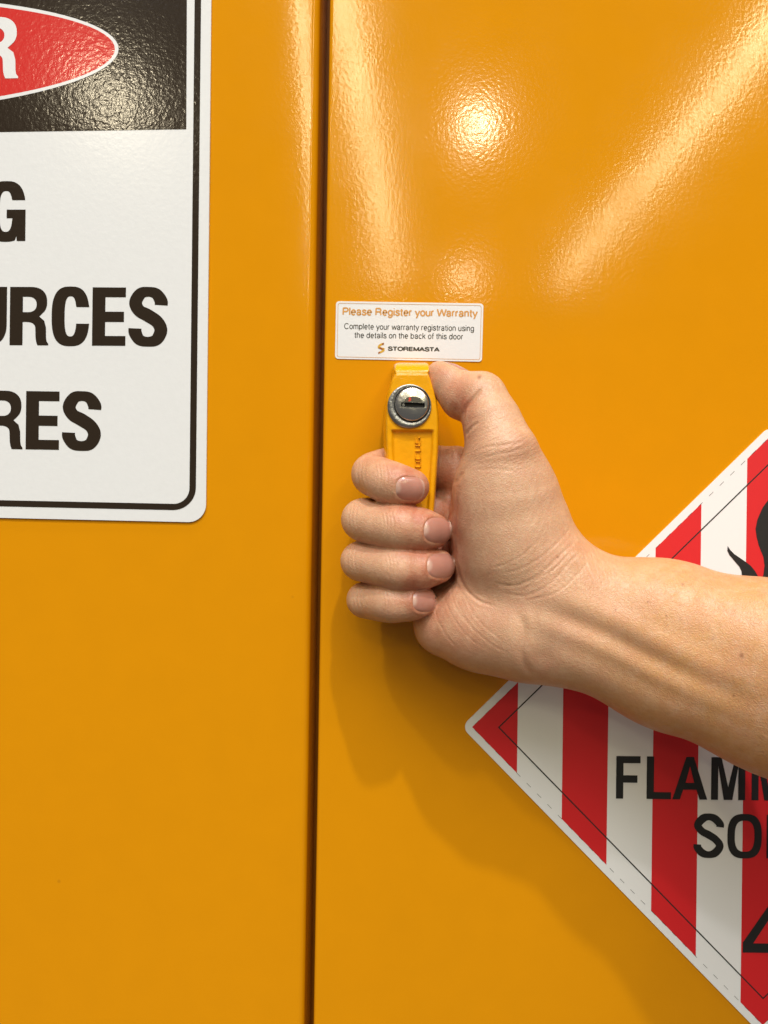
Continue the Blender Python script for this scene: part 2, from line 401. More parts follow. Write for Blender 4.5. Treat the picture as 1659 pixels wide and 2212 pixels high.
# ------------------------------------------------------------------ the warranty label above the handle
lb = empty('warranty_label', P(883, 778, 0))
tag(lb, 'small white printed warranty label with orange heading above the handle', 'label')
ltl, ltr, lbr, lbl = (726, 650.5), (1044.4, 655.6), (1041, 781.5), (723.6, 775)
def q4(fx, fy):
    return ((1-fy)*((1-fx)*ltl[0]+fx*ltr[0])+fy*((1-fx)*lbl[0]+fx*lbr[0]), (1-fy)*((1-fx)*ltl[1]+fx*ltr[1])+fy*((1-fx)*lbl[1]+fx*lbr[1]))
plate('backing', round_poly([ltl, ltr, lbr, lbl], 7, 6), 0.0, 0.35, m_lwhite, lb)
def inset(a): ax, ay = a/317., a/125.; return [q4(ax, ay), q4(1-ax, ay), q4(1-ax, 1-ay), q4(ax, 1-ay)]
sheet('border_line', [[round_poly(inset(4.0), 5, 5), round_poly(inset(4.9), 4.3, 5)]], 0.42, m_lorange, lb)
X_ = .52
def st(*p): return list(p)
def el(cx, cy, rx, ry, a0, a1): return arc(cx, cy, rx, ry, a0, a1, 12)
SK = {  # single-line letter skeletons: strokes, advance
 'a': ([el(.22, .14, .16, .14, 20, 340)+[(.38, .06)], [(.06, .40)]+el(.22, .38, .15, .14, 160, 0)+[(.38, .03), (.42, 0)]], .48),
 'b': ([[(.06, .74), (.06, 0)], el(.25, .26, .18, .26, 180, -180)], .50),
 'c': ([el(.24, .26, .19, .26, 45, 315)], .46), 'd': ([[(.42, .74), (.42, 0)], el(.23, .26, .18, .26, 0, 360)], .50),
 'e': ([[(.05, .27), (.42, .27)]+el(.24, .26, .18, .26, 5, 315)], .48), 'f': ([[(.12, 0), (.12, .58)]+el(.24, .58, .12, .15, 180, 90), [(.01, .50), (.25, .50)]], .26),
 'g': ([el(.23, .26, .18, .26, 0, 360), [(.41, .52), (.41, -.05)]+el(.23, -.05, .18, .16, 0, -165)], .49),
 'h': ([[(.06, .74), (.06, 0)], [(.06, .34)]+el(.22, .36, .16, .16, 170, 0)+[(.38, 0)]], .46), 'i': ([[(.06, .52), (.06, 0)], [(.06, .74), (.06, .67)]], .14),
 'k': ([[(.06, .74), (.06, 0)], [(.38, .52), (.07, .22)], [(.18, .32), (.39, 0)]], .43), 'l': ([[(.06, .74), (.06, 0)]], .14),
 'm': ([[(.06, .52), (.06, 0)], [(.06, .36)]+el(.20, .38, .14, .14, 170, 0)+[(.34, 0)], [(.34, .36)]+el(.48, .38, .14, .14, 170, 0)+[(.62, 0)]], .70),
 'n': ([[(.06, .52), (.06, 0)], [(.06, .34)]+el(.22, .36, .16, .16, 170, 0)+[(.38, 0)]], .46), 'o': ([el(.24, .26, .19, .26, 0, 360)], .48),
 'p': ([[(.06, .52), (.06, -.2)], el(.25, .26, .18, .26, 180, -180)], .49), 'r': ([[(.06, .52), (.06, 0)], [(.06, .32)]+el(.22, .34, .16, .17, 170, 80)], .29),
 's': ([[tuple(p) for p in crom([(.37, .39), (.33, .47), (.21, .52), (.09, .46), (.09, .35), (.22, .27), (.36, .2), (.37, .08), (.22, 0), (.09, .04), (.04, .15)], 3)]], .43),
 't': ([[(.12, .68), (.12, .1)]+el(.22, .1, .10, .10, 180, 280), [(.01, .50), (.24, .50)]], .26), 'u': ([[(.06, .52), (.06, .16)]+el(.22, .16, .16, .16, 180, 350)+[(.38, .2)], [(.38, .52), (.38, 0)]], .46),
 'w': ([[(.01, .52), (.16, 0)], [(.16, 0), (.31, .5)], [(.31, .5), (.46, 0)], [(.46, 0), (.61, .52)]], .63), 'y': ([[(.02, .52), (.22, .02)], [(.42, .52), (.20, -.08)]+el(.1, -.1, .1, .1, 0, -100)], .44),
 'P': ([[(.08, 0), (.08, .72)], [(.08, .70), (.32, .70)]+el(.32, .52, .20, .19, 90, -90)+[(.08, .33)]], .59), 'R': ([[(.08, 0), (.08, .72)], [(.08, .70), (.34, .70)]+el(.34, .53, .19, .18, 90, -90)+[(.08, .35)], [(.36, .35), (.52, .25), (.54, 0)]], .64),
 'W': ([[(.01, .72), (.20, 0)], [(.20, 0), (.42, .70)], [(.42, .70), (.64, 0)], [(.64, 0), (.83, .72)]], .82), 'C': ([el(.34, .36, .29, .36, 40, 320)], .66),
 'S': ([[tuple(p) for p in crom([(.52, .53), (.46, .65), (.30, .71), (.12, .65), (.10, .5), (.3, .38), (.52, .28), (.53, .1), (.32, .01), (.11, .08), (.06, .22)], 3)]], .60),
 'T': ([[(.28, 0), (.28, .70)], [(.0, .69), (.56, .69)]], .58), 'O': ([el(.36, .36, .31, .35, 0, 360)], .72), 'E': ([[(.08, 0), (.08, .72)], [(.08, .69), (.52, .69)], [(.08, .37), (.50, .37)], [(.08, .03), (.53, .03)]], .58),
 'M': ([[(.08, 0), (.08, .72)], [(.09, .70), (.38, .02)], [(.38, .02), (.67, .70)], [(.68, .72), (.68, 0)]], .76), 'A': ([[(.02, 0), (.32, .71)], [(.32, .71), (.62, 0)], [(.13, .22), (.51, .22)]], .64),
}
def small_text(name, text, x0, x1, y0, y1, cap, wt, m, parent, h=0.42, hx=1.0):
    """stroke lettering fitted between x0 and x1, baseline from y0 to y1"""
    em = cap/.72
    strokes = []; x = 0
    for ch in text:
        if ch == ' ': x += .26; continue
        ss, adv = SK[ch]
        for s_ in ss: strokes.append([(x+px, py) for px, py in s_])
        x += adv + .035
    kx = (x1-x0)/(x-.06)/em
    V, Fc = [], []
    for i, s_ in enumerate(strokes):
        pts = [(px*em*kx, py*em) for px, py in s_]
        closed = math.hypot(pts[0][0]-pts[-1][0], pts[0][1]-pts[-1][1]) < 1e-6
        n = len(pts); L_, R_ = [], []
        for j, p in enumerate(pts):
            a = pts[j-1] if j > 0 else (pts[-2] if closed else p); b = pts[j+1] if j < n-1 else (pts[1] if closed else p)
            dx, dy = b[0]-a[0], b[1]-a[1]; l = math.hypot(dx, dy) or 1
            wx = wt*em/2
            L_.append((p[0]-dy/l*wx*hx, p[1]+dx/l*wx)); R_.append((p[0]+dy/l*wx*hx, p[1]-dx/l*wx))
        b0 = len(V)
        tr = lambda q: (x0+q[0]+.024*q[1], y0+(y1-y0)*q[0]/(x1-x0)-q[1], h+0.004*(i % 5))
        V += [tuple(p) for p in PN([tr(q) for pr in zip(L_, R_) for q in pr])]
        Fc += [(b0+2*j, b0+2*j+1, b0+2*j+3, b0+2*j+2) for j in range(n-1)]
    o = mesh_obj(name, V, orient(V, Fc), m); adopt(o, parent); return o
small_text('heading', 'Please Register your Warranty', 739.5, 1030.5, 679.6, 683.8, 14.8, .155, m_lorange, lb)
small_text('text_line', 'Complete your warranty registration using', 743.2, 1024, 710, 715, 11.6, .102, m_lblack, lb)
small_text('text_line', 'the details on the back of this door', 765.5, 1000, 729.3, 732.8, 11.6, .102, m_lblack, lb)
small_text('text_line', 'STOREMASTA', 838, 948.4, 757, 758.8, 8.0, .19, m_lblack, lb, hx=1.5)
z3 = lambda x, y: (702.2+x*.21825, 630.9+y*.21825)
sheet('logo', [[[z3(*p) for p in crom([(582, 500), (545, 512), (522, 535), (524, 556), (545, 562), (586, 566), (588, 556), (560, 548), (545, 540), (556, 530), (580, 522), (583, 508)], 3)]],
               [[z3(*p) for p in crom([(586, 562), (590, 580), (570, 596), (545, 606), (528, 613), (526, 596), (540, 588), (560, 580), (556, 570), (530, 560), (540, 556), (565, 562)], 3)]]], 0.42, m_gold, lb, 0.004)
sheet('logo_fold', [[[z3(*p) for p in [(583, 500), (583, 518), (566, 524), (560, 512)]]], [[z3(*p) for p in [(527, 613), (525, 597), (541, 590), (545, 604)]]],
                    [[z3(*p) for p in [(524, 552), (545, 546), (586, 566), (560, 572)]]]], 0.44, m_brown, lb, 0.004)

# ------------------------------------------------------------------ the handle with its lock
def lerp_tab(tab, y):
    ys = [t[0] for t in tab]; return [float(np.interp(y, ys, [t[k] for t in tab])) for k in range(1, len(tab[0]))]
HF = 36.0
edges = [(806, 854, 925.2), (810, 853, 926), (821, 848, 930), (845, 841.5, 937.5), (865, 837.3, 942), (900, 834.5, 946.5), (930, 834, 946.5), (980, 836, 944.5), (1030, 840, 941), (1095, 844, 936.5), (1200, 852, 929), (1290, 862, 918)]
rows = [(793, 0.5, 868, 915, 0), (789, 8, 868, 915, 0), (785.5, 17, 867, 916, 0), (783.5, 24, 864, 919, 0), (784.8, 28, 859.5, 923, 0), (788, 31, 856.3, 925.3, 0), (793, 33.3, 854.6, 926, 0), (798.5, 34.9, 854, 926, 0), (803, 35.6, 853.8, 925.8, .3)]
ys = np.concatenate([np.arange(806, 925, 3.0), np.arange(925, 945, 1.5), np.arange(945, 1291, 4.0)])
NT = 42
ts = np.linspace(0, 1, NT)
V = []
def recess(x, y, l, r):
    """depth of the sunk panel in the grip front"""
    def ss(a, b, t): t = min(max((t-a)/(b-a), 0), 1); return t*t*(3-2*t)
    return 2.1*ss(927, 934.5, y)*ss(l+11, l+15, x)*ss(r-9.5, r-14, x)
for (y, h, l, r, bow) in rows:
    V.append([(l+(r-l)*t, y, h) for t in ts])
for y in ys:
    l, r = lerp_tab(edges, y)
    V.append([(l+(r-l)*t, y, HF - recess(l+(r-l)*t, y, l, r) - 0.9*(max(0, 1-min(t, 1-t)*(r-l)/2.5))**2 - (0.5*max(0, (809-y)/3) if y < 809 else 0)) for t in ts])
grid = []
for row in V:
    y = row[0][1]; l, r, h = row[0][0], row[-1][0], row[0][2]
    back = float(np.interp(y, [935, 985], [0.3, 24]))
    fl = float(np.interp(y, [783, 792, 830, 1000], [0.5, 3.0, 5.5, 4]))      # the casting widens towards the door
    def side(x, sg_):
        pts = []
        for k, (f, ho) in enumerate(((1.0, 1.0), (0.75, 1.0), (0.5, .9), (.28, .72), (.10, .42), (.03, .18))):
            hh = back + (min(h, HF)-back)*(1-f)
            # keep world position of the flank: shift towards the foot point with depth
            k0 = (D*1000-h)/(D*1000-hh)
            xx = FOOT[0] + (x + sg_*fl*ho - FOOT[0])*k0; yy = FOOT[1] + (y-FOOT[1])*k0 if y > 806 else y + (FOOT[1]-y)*(1-k0)*.15
            if sg_ < 0: xx = min(xx, x - 7*ho)
            pts.append((xx, yy, hh))
        return pts
    grid.append(side(l, -1) + row + side(r, 1)[::-1])
nc = len(grid[0]); VV = PN([p for row in grid for p in row])
FF = [(i*nc+j, i*nc+j+1, (i+1)*nc+j+1, (i+1)*nc+j) for i in range(len(grid)-1) for j in range(nc-1)]
FF.append(tuple(range((len(grid)-1)*nc, len(grid)*nc)))
hd = mesh_obj('door_handle', VV, FF, m_hface, None, True); adopt(hd, cab)
bm = bmesh.new(); bm.from_mesh(hd.data); bmesh.ops.recalc_face_normals(bm, faces=bm.faces)
bm.to_mesh(hd.data); bm.free()
hd['label'] = 'cast yellow swing handle with chrome key lock gripped by the hand'
def ring(cx, cy, ro, ri, h, hb, n=64, bev=0.5):
    V = []; prof = [(ro, hb), (ro, h-bev), (ro-bev*3, h), (ri+bev*3, h), (ri, h-bev), (ri, hb)] if ri > 0 else [(ro, hb), (ro, h-bev*1.2), (ro-bev*2.2, h-bev*.35), (ro-bev*5, h)]
    for pi_, (r, hh) in enumerate(prof): V += [(cx+r*math.cos(2*math.pi*i/n), cy+r*math.sin(2*math.pi*i/n), hh) for i in range(n)]
    F_l = [(k*n+i, k*n+(i+1) % n, (k+1)*n+(i+1) % n, (k+1)*n+i) for k in range(len(prof)-1) for i in range(n)]
    return V, F_l, len(prof)
V, Fc, k = ring(884.5, 877.5, 47.5, 38.9, 36.9, 34.5, bev=.25)
V = [((x+5.5, y-4.5, z) if i >= 3*64 else (x, y, z)) for i, (x, y, z) in enumerate(V)]
o = mesh_obj('lock_collar', PN(V), Fc, m_collar, None, True); adopt(o, hd)
VG = [(890+39.3*math.cos(2*math.pi*i/64), 873+39.3*math.sin(2*math.pi*i/64), 36.45) for i in range(64)]
o = mesh_obj('lock_seat', PN(VG), orient(PN(VG), [tuple(range(64))]), m_dark); adopt(o, hd)
# cylinder face with a keyway: outer rings, then a bridge to the slot
n = 64
V, Fc, k = ring(890, 873, 36.2, 0, 38.2, 33.5, n)
slot = [(866.5, 869.5), (917.5, 871.0), (917.3, 881.0), (866.3, 879.0)]
cx, cy = 892, 875
per = []
for i in range(n):
    a = 2*math.pi*i/n; dx, dy = math.cos(a), math.sin(a)
    s_ = min((25.5/abs(dx)) if abs(dx) > 1e-6 else 1e9, (5.2/abs(dy)) if abs(dy) > 1e-6 else 1e9)
    per.append((cx+dx*s_, cy+dy*s_+.03*dx*s_))
base = len(V)
V += [(x, y, 38.15) for x, y in per]
Fc += [((k-1)*n+i, (k-1)*n+(i+1) % n, base+(i+1) % n, base+i) for i in range(n)]
o = mesh_obj('lock_cylinder', PN(V), Fc, m_steel, None, True); adopt(o, hd)
VS = [(x, y, 38.0) for x, y in per] + [(x, y, 36.6) for x, y in per] + [(cx, cy, 36.6)]
FS = [(i, (i+1) % n, n+(i+1) % n, n+i) for i in range(n)] + [(n+i, n+(i+1) % n, 2*n) for i in range(n)]
o = mesh_obj('keyway', PN(VS), FS, m_dark); adopt(o, hd)
bxs = [[(868, 877.6, 37.6), (916, 879.0, 37.6), (916, 880.6, 38.0), (868, 879.2, 38.0)], [(869, 871.5, 37.1), (874, 871.7, 37.1), (874, 878.0, 37.1), (869, 877.8, 37.1)]]
o = mesh_obj('keyway_lip', PN([p for b in bxs for p in b]), orient(PN([p for b in bxs for p in b]), [(4*i, 4*i+1, 4*i+2, 4*i+3) for i in range(len(bxs))]), m_steel); adopt(o, hd)
sh = [(872, 868.6)] + [(892+20*math.cos(a), 868.6-12.5*math.sin(a)) for a in [math.pi*(1-i/14) for i in range(15)]] + [(912, 869.4)]
o = sheet('keyway_shutter', [[sh]], 38.35, m_shut, hd)
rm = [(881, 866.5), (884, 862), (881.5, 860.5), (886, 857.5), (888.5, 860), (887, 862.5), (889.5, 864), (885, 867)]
o = sheet('red_reflection', [[rm]], 38.45, m_red_refl, hd)  # a red reflection in the polished lock, painted as a flat sliver
# raised lettering that reads up the panel
hp = HF-2.1
def bar_box(x0, y0, x1, y1, V, Fc):
    b = len(V)
    V += [(x0, y0, hp-.2), (x1, y0, hp-.2), (x1, y1, hp-.2), (x0, y1, hp-.2), (x0+.5, y0+.5, hp+.8), (x1-.5, y0+.5, hp+.8), (x1-.5, y1-.5, hp+.8), (x0+.5, y1-.5, hp+.8)]
    Fc += [tuple(b+q for q in f) for f in ((4, 5, 6, 7), (0, 1, 5, 4), (1, 2, 6, 5), (2, 3, 7, 6), (3, 0, 4, 7))]
V, Fc = [], []
segs = {'O': 'TBLR', 'C': 'TBL', 'U': 'BLR', 'S': 'TMB12', 'L': 'LB'}
y = 1027.0
for ch in 'LOCUS':           # letters lie on their sides: the top of a letter points left
    xl_, xr_ = 896.5, 909.5; yb, yt = y, y-13.5; w = 2.1; xm = (xl_+xr_)/2
    for s_ in segs[ch]:
        bx = {'T': (xl_, yt, xl_+w, yb), 'B': (xr_-w, yt, xr_, yb), 'L': (xl_, yb-w, xr_, yb), 'R': (xl_, yt, xr_, yt+w), 'M': (xm-w/2, yt, xm+w/2, yb),
              '1': (xl_, yb-w, xm, yb), '2': (xm, yt, xr_, yt+w)}[s_]
        bar_box(*bx, V, Fc)
    y -= 17.2
o = mesh_obj('raised_lettering', PN(V), Fc, m_hface); adopt(o, hd)
bm = bmesh.new(); bm.from_mesh(o.data); bmesh.ops.recalc_face_normals(bm, faces=bm.faces); bm.to_mesh(o.data); bm.free()
# ------------------------------------------------------------------ the hand and forearm: one continuous skin grown from a distance field
VOX = 0.95                                      # mm
lo = np.array([-46.0, 1.2, -190.0]); hi = np.array([306.0, 244.0, 64.0])   # x, height off the doors, z in mm
dims = np.ceil((hi-lo)/VOX).astype(int)
ax = [lo[i] + VOX*np.arange(dims[i]) for i in range(3)]
def C3(u, v, h):
    p = PN([(u, v, h)])[0]*1000; return np.array([p[0], -p[1], p[2]])
def RM(r, h): return r*scale(h)*1000
BIG = 30.0
def smin(a, b, k):
    hh = np.maximum(k-np.abs(a-b), 0)/k
    return np.minimum(a, b) - hh*hh*k*0.25
def new(): return np.full(dims, BIG, dtype=np.float32)
def cone(G, a, b, k):
    """add a tapered limb between two (u, v, h, r) joints"""
    pa, pb = C3(*a[:3]), C3(*b[:3]); ra, rb = RM(a[3], a[2]), RM(b[3], b[2])
    m = max(ra, rb) + 14
    i0 = np.clip(((np.minimum(pa, pb)-m-lo)/VOX).astype(int), 0, dims); i1 = np.clip(((np.maximum(pa, pb)+m-lo)/VOX).astype(int)+1, 0, dims)
    if np.any(i1 <= i0): return
    sl = tuple(slice(i0[j], i1[j]) for j in range(3))
    X, Y, Z = np.meshgrid(*[ax[j][i0[j]:i1[j]].astype(np.float32) for j in range(3)], indexing='ij', sparse=True)
    d = pb-pa; l2 = float(d@d) or 1e-6
    t = np.clip(((X-pa[0])*d[0]+(Y-pa[1])*d[1]+(Z-pa[2])*d[2])/l2, 0, 1)
    dist = np.sqrt((X-pa[0]-t*d[0])**2+(Y-pa[1]-t*d[1])**2+(Z-pa[2]-t*d[2])**2) - (ra+(rb-ra)*t)
    G[sl] = smin(G[sl], dist.astype(np.float32), k)
def chain(G, pts, k):
    if k < 0:                       # a smooth run through the joints
        pts = crom(pts, 6); k = .02
    for a, b in zip(pts[:-1], pts[1:]): cone(G, a, b, k)

fingers = {
 'index':  [(985, 1012, 15, 44), (890, 1000, 13, 42), (806, 1021, 23, 44), (822, 1034, 35, 46), (840, 1042, 41.5, 47.5), (862, 1047.5, 43.5, 45), (889, 1052, 43.5, 38.5)],
 'middle': [(985, 1110, 15, 46), (880, 1117, 14, 45), (785, 1121, 27, 45.5), (812, 1132, 38, 47), (858, 1139, 45.5, 50.5), (885, 1142, 45.3, 48.5), (908, 1144, 44.5, 47.5), (938, 1147, 41, 37)],
 'ring':   [(985, 1205, 15, 45), (880, 1210, 14, 44), (781, 1211, 27, 43.5), (812, 1219, 38, 44), (858, 1227, 45.5, 49), (885, 1228, 45, 47), (910, 1228, 43.8, 46), (945, 1223, 39.5, 37.5)],
 'pinky':  [(975, 1288, 15, 40), (880, 1295, 14, 40), (790, 1295, 25, 39.5), (815, 1300, 35, 41), (846, 1301, 41.8, 45), (868, 1300, 42, 43.5), (888, 1299, 41.8, 42.5), (909, 1298, 40.5, 34)],
}
FG = new()
for ch in fingers.values():
    g = new(); chain(g, ch, -1); FG = smin(FG, g, 0.7); del g
PG = new()                                       # palm, thumb and forearm
for a, b in (((985, 1012, 15, 44), (1190, 1240, 36, 58)), ((985, 1110, 15, 46), (1195, 1290, 36, 60)), ((985, 1205, 15, 45), (1190, 1340, 38, 60)), ((972, 1290, 16, 42), (1170, 1385, 40, 62))):
    cone(PG, a, b, 6)
    cone(PG, (890, a[1], 13, a[3]-2), a, 4)
chain(PG, [(1040, 1150, 30, 70), (1070, 1260, 34, 82)], 8)
chain(PG, [(962, 1348, 30, 70), (1035, 1352, 35, 92), (1115, 1350, 39, 108), (1190, 1350, 42, 100)], 7)          # heel of the hand
chain(PG, [(1083, 975, 47, 68), (1087, 1040, 43, 98), (1095, 1105, 40, 113), (1116, 1180, 39, 120), (1180, 1270, 41, 112)], 7)   # ball of the thumb
chain(PG, [(1048, 872, 39, 48), (1062, 910, 43.5, 57), (1083, 975, 47, 68)], 5)
TG = new()
chain(TG, [(950, 809, 29.5, 29), (972, 826, 32, 35), (1004, 850, 35, 43), (1038, 858, 38.5, 51)], 3)
chain(TG, [(966, 836, 31, 31), (996, 864, 35, 37), (1020, 872, 37, 40)], 4)
chain(TG, [(1038, 860, 38.5, 52), (1052, 885, 41, 52)], 4)
PG = smin(PG, TG, 2.0); del TG
chain(PG, [(1222, 1277, 43, 94), (1440, 1344, 49, 120), (1659, 1413, 60, 146), (1990, 1525, 92, 172), (2180, 1600, 112, 186), (3436, 2130, 200, 345)], 13)
chain(PG, [(1190, 1366, 43, 94), (1440, 1440, 48, 120), (1659, 1507, 57, 144), (1990, 1640, 88, 170), (2180, 1712, 108, 184), (3436, 2330, 195, 345)], 13)
FIELD = smin(FG, PG, 0.9); del FG, PG

def surface_nets(G):
    s = G < 0
    cnt = np.zeros(tuple(dims-1), np.float32); acc = np.zeros(tuple(dims-1)+(3,), np.float32)
    quads = []
    for d in range(3):
        a = [slice(None)]*3; b = [slice(None)]*3; a[d] = slice(0, -1); b[d] = slice(1, None)
        ga, gb = G[tuple(a)], G[tuple(b)]; sa, sb = s[tuple(a)], s[tuple(b)]
        idx = np.argwhere(sa != sb)
        va = ga[tuple(idx.T)]; vb = gb[tuple(idx.T)]; t = va/(va-vb)
        pos = idx.astype(np.float32); pos[:, d] += t
        e1, e2 = (d+1) % 3, (d+2) % 3
        for o1 in (0, -1):
            for o2 in (0, -1):
                c = idx.copy(); c[:, e1] += o1; c[:, e2] += o2
                ok = np.all((c >= 0) & (c < dims-1), 1); cc = tuple(c[ok].T)
                np.add.at(cnt, cc, 1); np.add.at(acc, cc, pos[ok])
        ok = (idx[:, e1] > 0) & (idx[:, e2] > 0) & (idx[:, e1] < dims[e1]-1) & (idx[:, e2] < dims[e2]-1)
        q = idx[ok]; inside = sa[tuple(q.T)]
        cs = []
        for o1, o2 in ((-1, -1), (0, -1), (0, 0), (-1, 0)):
            c = q.copy(); c[:, e1] += o1; c[:, e2] += o2; cs.append(c)
        quads.append((np.stack(cs, 1), inside))
    used = np.argwhere(cnt > 0)
    index = -np.ones(tuple(dims-1), np.int64); index[tuple(used.T)] = np.arange(len(used))
    V = acc[tuple(used.T)]/cnt[tuple(used.T)][:, None]*VOX + lo
    Q = []
    for cs, inside in quads:
        f = index[cs[..., 0], cs[..., 1], cs[..., 2]]
        f[~inside] = f[~inside][:, ::-1]
        Q.append(f)
    return V.astype(np.float64), np.concatenate(Q)
HV, HQ = surface_nets(FIELD)
ed = np.concatenate([HQ[:, [0, 1]], HQ[:, [1, 2]], HQ[:, [2, 3]], HQ[:, [3, 0]]])
ed = np.unique(np.sort(ed, 1), axis=0)
deg = np.bincount(ed.ravel(), minlength=len(HV))[:, None]
def relax(V, f):
    s_ = np.zeros_like(V)
    for d in range(3):
        s_[:, d] = np.bincount(ed[:, 0], V[ed[:, 1], d], len(V)) + np.bincount(ed[:, 1], V[ed[:, 0], d], len(V))
    return V + f*(s_/deg - V)
for it in range(4): HV = relax(relax(HV, 0.5), -0.52)
# only the largest connected skin is kept; back to world metres
W3 = np.stack([HV[:, 0], -HV[:, 1], HV[:, 2]], 1)*0.001
e1 = HV[HQ[:, 1]]-HV[HQ[:, 0]]; e2 = HV[HQ[:, 3]]-HV[HQ[:, 0]]; vol = np.einsum('ij,ij->', np.cross(e1, e2), HV[HQ[:, 0]]-HV.mean(0))
if vol > 0: HQ = HQ[:, ::-1]                   # mirrored axis order turns the winding
def fast_mesh(name, V, Q):
    me = bpy.data.meshes.new(name); me.vertices.add(len(V)); me.vertices.foreach_set('co', np.ascontiguousarray(V, dtype=np.float32).ravel())
    me.loops.add(Q.size); me.loops.foreach_set('vertex_index', np.ascontiguousarray(Q, dtype=np.int32).ravel())
    me.polygons.add(len(Q)); me.polygons.foreach_set('loop_start', np.arange(0, Q.size, 4, dtype=np.int32))
    me.update(calc_edges=True); return me
def subdivide(V, Q):
    """one Catmull-Clark step on a closed quad mesh"""
    E_ = np.concatenate([Q[:, [0, 1]], Q[:, [1, 2]], Q[:, [2, 3]], Q[:, [3, 0]]]); key, inv = np.unique(np.sort(E_, 1), axis=0, return_inverse=True); inv = inv.ravel()
    nv0, nq = len(V), len(Q); fp = V[Q].mean(1); fe = np.tile(np.arange(nq), 4)
    add = lambda idx, val, n: np.stack([np.bincount(idx, val[:, d], n) for d in range(3)], 1)
    en = np.bincount(inv, minlength=len(key)); ef = add(inv, fp[fe], len(key))/en[:, None]
    mid = V[key].mean(1); ep = (mid+ef)/2
    vn = np.bincount(Q.ravel(), minlength=nv0)[:, None].astype(float); vf = add(Q.ravel(), np.repeat(fp, 4, 0), nv0)/np.maximum(vn, 1)
    kn = np.bincount(key.ravel(), minlength=nv0)[:, None]; km = add(key.ravel(), np.repeat(mid, 2, 0), nv0)/np.maximum(kn, 1)
    vp = (vf + 2*km + (vn-3)*V)/np.maximum(vn, 1)
    A = inv.reshape(4, nq)+nv0; Fp = np.arange(nq)+nv0+len(key)
    Q2 = np.concatenate([np.stack([Q[:, k], A[k], Fp, A[(k-1) % 4]], 1) for k in range(4)])
    return np.concatenate([vp, ep, fp]), Q2
SV, SQ = subdivide(W3, HQ)
hm = fast_mesh('person', SV, SQ)
nv = len(hm.vertices)
if True:
    _k = int(np.argmin(SV[:, 1]))      # the point nearest the camera must face it
    if hm.vertices[_k].normal.y > 0: hm.flip_normals()
co = np.empty(nv*3); hm.vertices.foreach_get('co', co); co = co.reshape(-1, 3)
nr = np.empty(nv*3); hm.vertices.foreach_get('normal', nr); nr = nr.reshape(-1, 3)
uv = UV(co); view = np.array([0, -D, 0])-co; view /= np.linalg.norm(view, axis=1)[:, None]
facing = np.clip(np.einsum('ij,ij->i', nr, view)*2.5, 0, 1)
hgt = -co[:, 1]*1000

def poly_dist(pts, sub=None):
    """distance (grid units), signed side and run along a polyline for all skin points"""
    P_ = np.array(crom(pts, 6)); best = np.full(nv, 1e9); sgn = np.zeros(nv); run = np.zeros(nv); acc = 0.0
    seg = np.linalg.norm(np.diff(P_, axis=0), axis=1); tot = seg.sum()
    box = (uv[:, 0] > P_[:, 0].min()-130) & (uv[:, 0] < P_[:, 0].max()+130) & (uv[:, 1] > P_[:, 1].min()-130) & (uv[:, 1] < P_[:, 1].max()+130) & (facing > 0.02)
    ii = np.where(box)[0]; q = uv[ii]; b_, s_, r_ = best[ii], sgn[ii], run[ii]
    for a, b, l in zip(P_[:-1], P_[1:], seg):
        d = b-a; t = np.clip(((q-a)@d)/(l*l+1e-9), 0, 1); e = q-a-t[:, None]*d; dd = np.hypot(e[:, 0], e[:, 1])
        m_ = dd < b_; b_[m_] = dd[m_]; s_[m_] = (d[0]*e[m_, 1]-d[1]*e[m_, 0]); r_[m_] = (acc+t[m_]*l)/tot; acc += l
    best[ii], sgn[ii], run[ii] = b_, s_, r_
    return best, np.sign(sgn), run
z1 = lambda p: (685.8+p[0]*.36375, 740.6+p[1]*.36375)
disp = np.zeros(nv)
def crease(pts, depth, width, zoom=True, hmin=0, hmax=1e9, mod=.28):
    pts = [z1(p) for p in pts] if zoom else pts
    d, s_, r = poly_dist(pts)
    fade = np.clip(np.minimum(r, 1-r)*6, 0, 1)*(hgt > hmin)*(hgt < hmax)
    ph = 7.3*len(pts)+pts[0][0]; fade = fade*(1-mod+mod*np.sin(r*17+ph)*np.sin(r*41+ph*1.7))
    global disp
    disp += facing*fade*(-depth*np.exp(-(d/width)**2) + 0.32*depth*np.exp(-((d-width*2.1)/(width*1.1))**2))
# palm and wrist creases
crease([(850, 870), (822, 1000), (815, 1200), (838, 1360), (885, 1460), (965, 1535), (1080, 1570)], .5, 3.2)
crease([(1085, 1370), (1200, 1345), (1330, 1270), (1440, 1170), (1510, 1085)], .17, 2.8)
crease([(1040, 1425), (1180, 1440), (1320, 1375), (1430, 1270), (1540, 1165)], .24, 3.2)
crease([(1090, 1485), (1240, 1500), (1380, 1430), (1480, 1320), (1580, 1215)], .2, 3.0)
crease([(1210, 1480), (1310, 1400), (1420, 1330), (1500, 1230)], .2, 2.4)
crease([(1000, 1330), (1100, 1320), (1230, 1250), (1330, 1150)], .14, 2.6)
crease([(1230, 1530), (1400, 1490), (1520, 1400), (1610, 1290)], .18, 2.6)
for p in ([(752, 1440), (765, 1540), (820, 1650), (900, 1750), (1000, 1820)], [(820, 1500), (860, 1600), (930, 1700), (1050, 1800), (1150, 1850)],
          [(700, 1500), (700, 1600), (760, 1730), (850, 1830)], [(880, 1500), (930, 1610), (1010, 1700), (1120, 1780)], [(790, 1440), (820, 1560), (880, 1650), (960, 1740)]):
    crease(p, .13, 2.3)
crease([(1195, 1590), (1225, 1690), (1220, 1780), (1215, 1850), (1240, 1930), (1290, 1975)], .38, 8, mod=0)
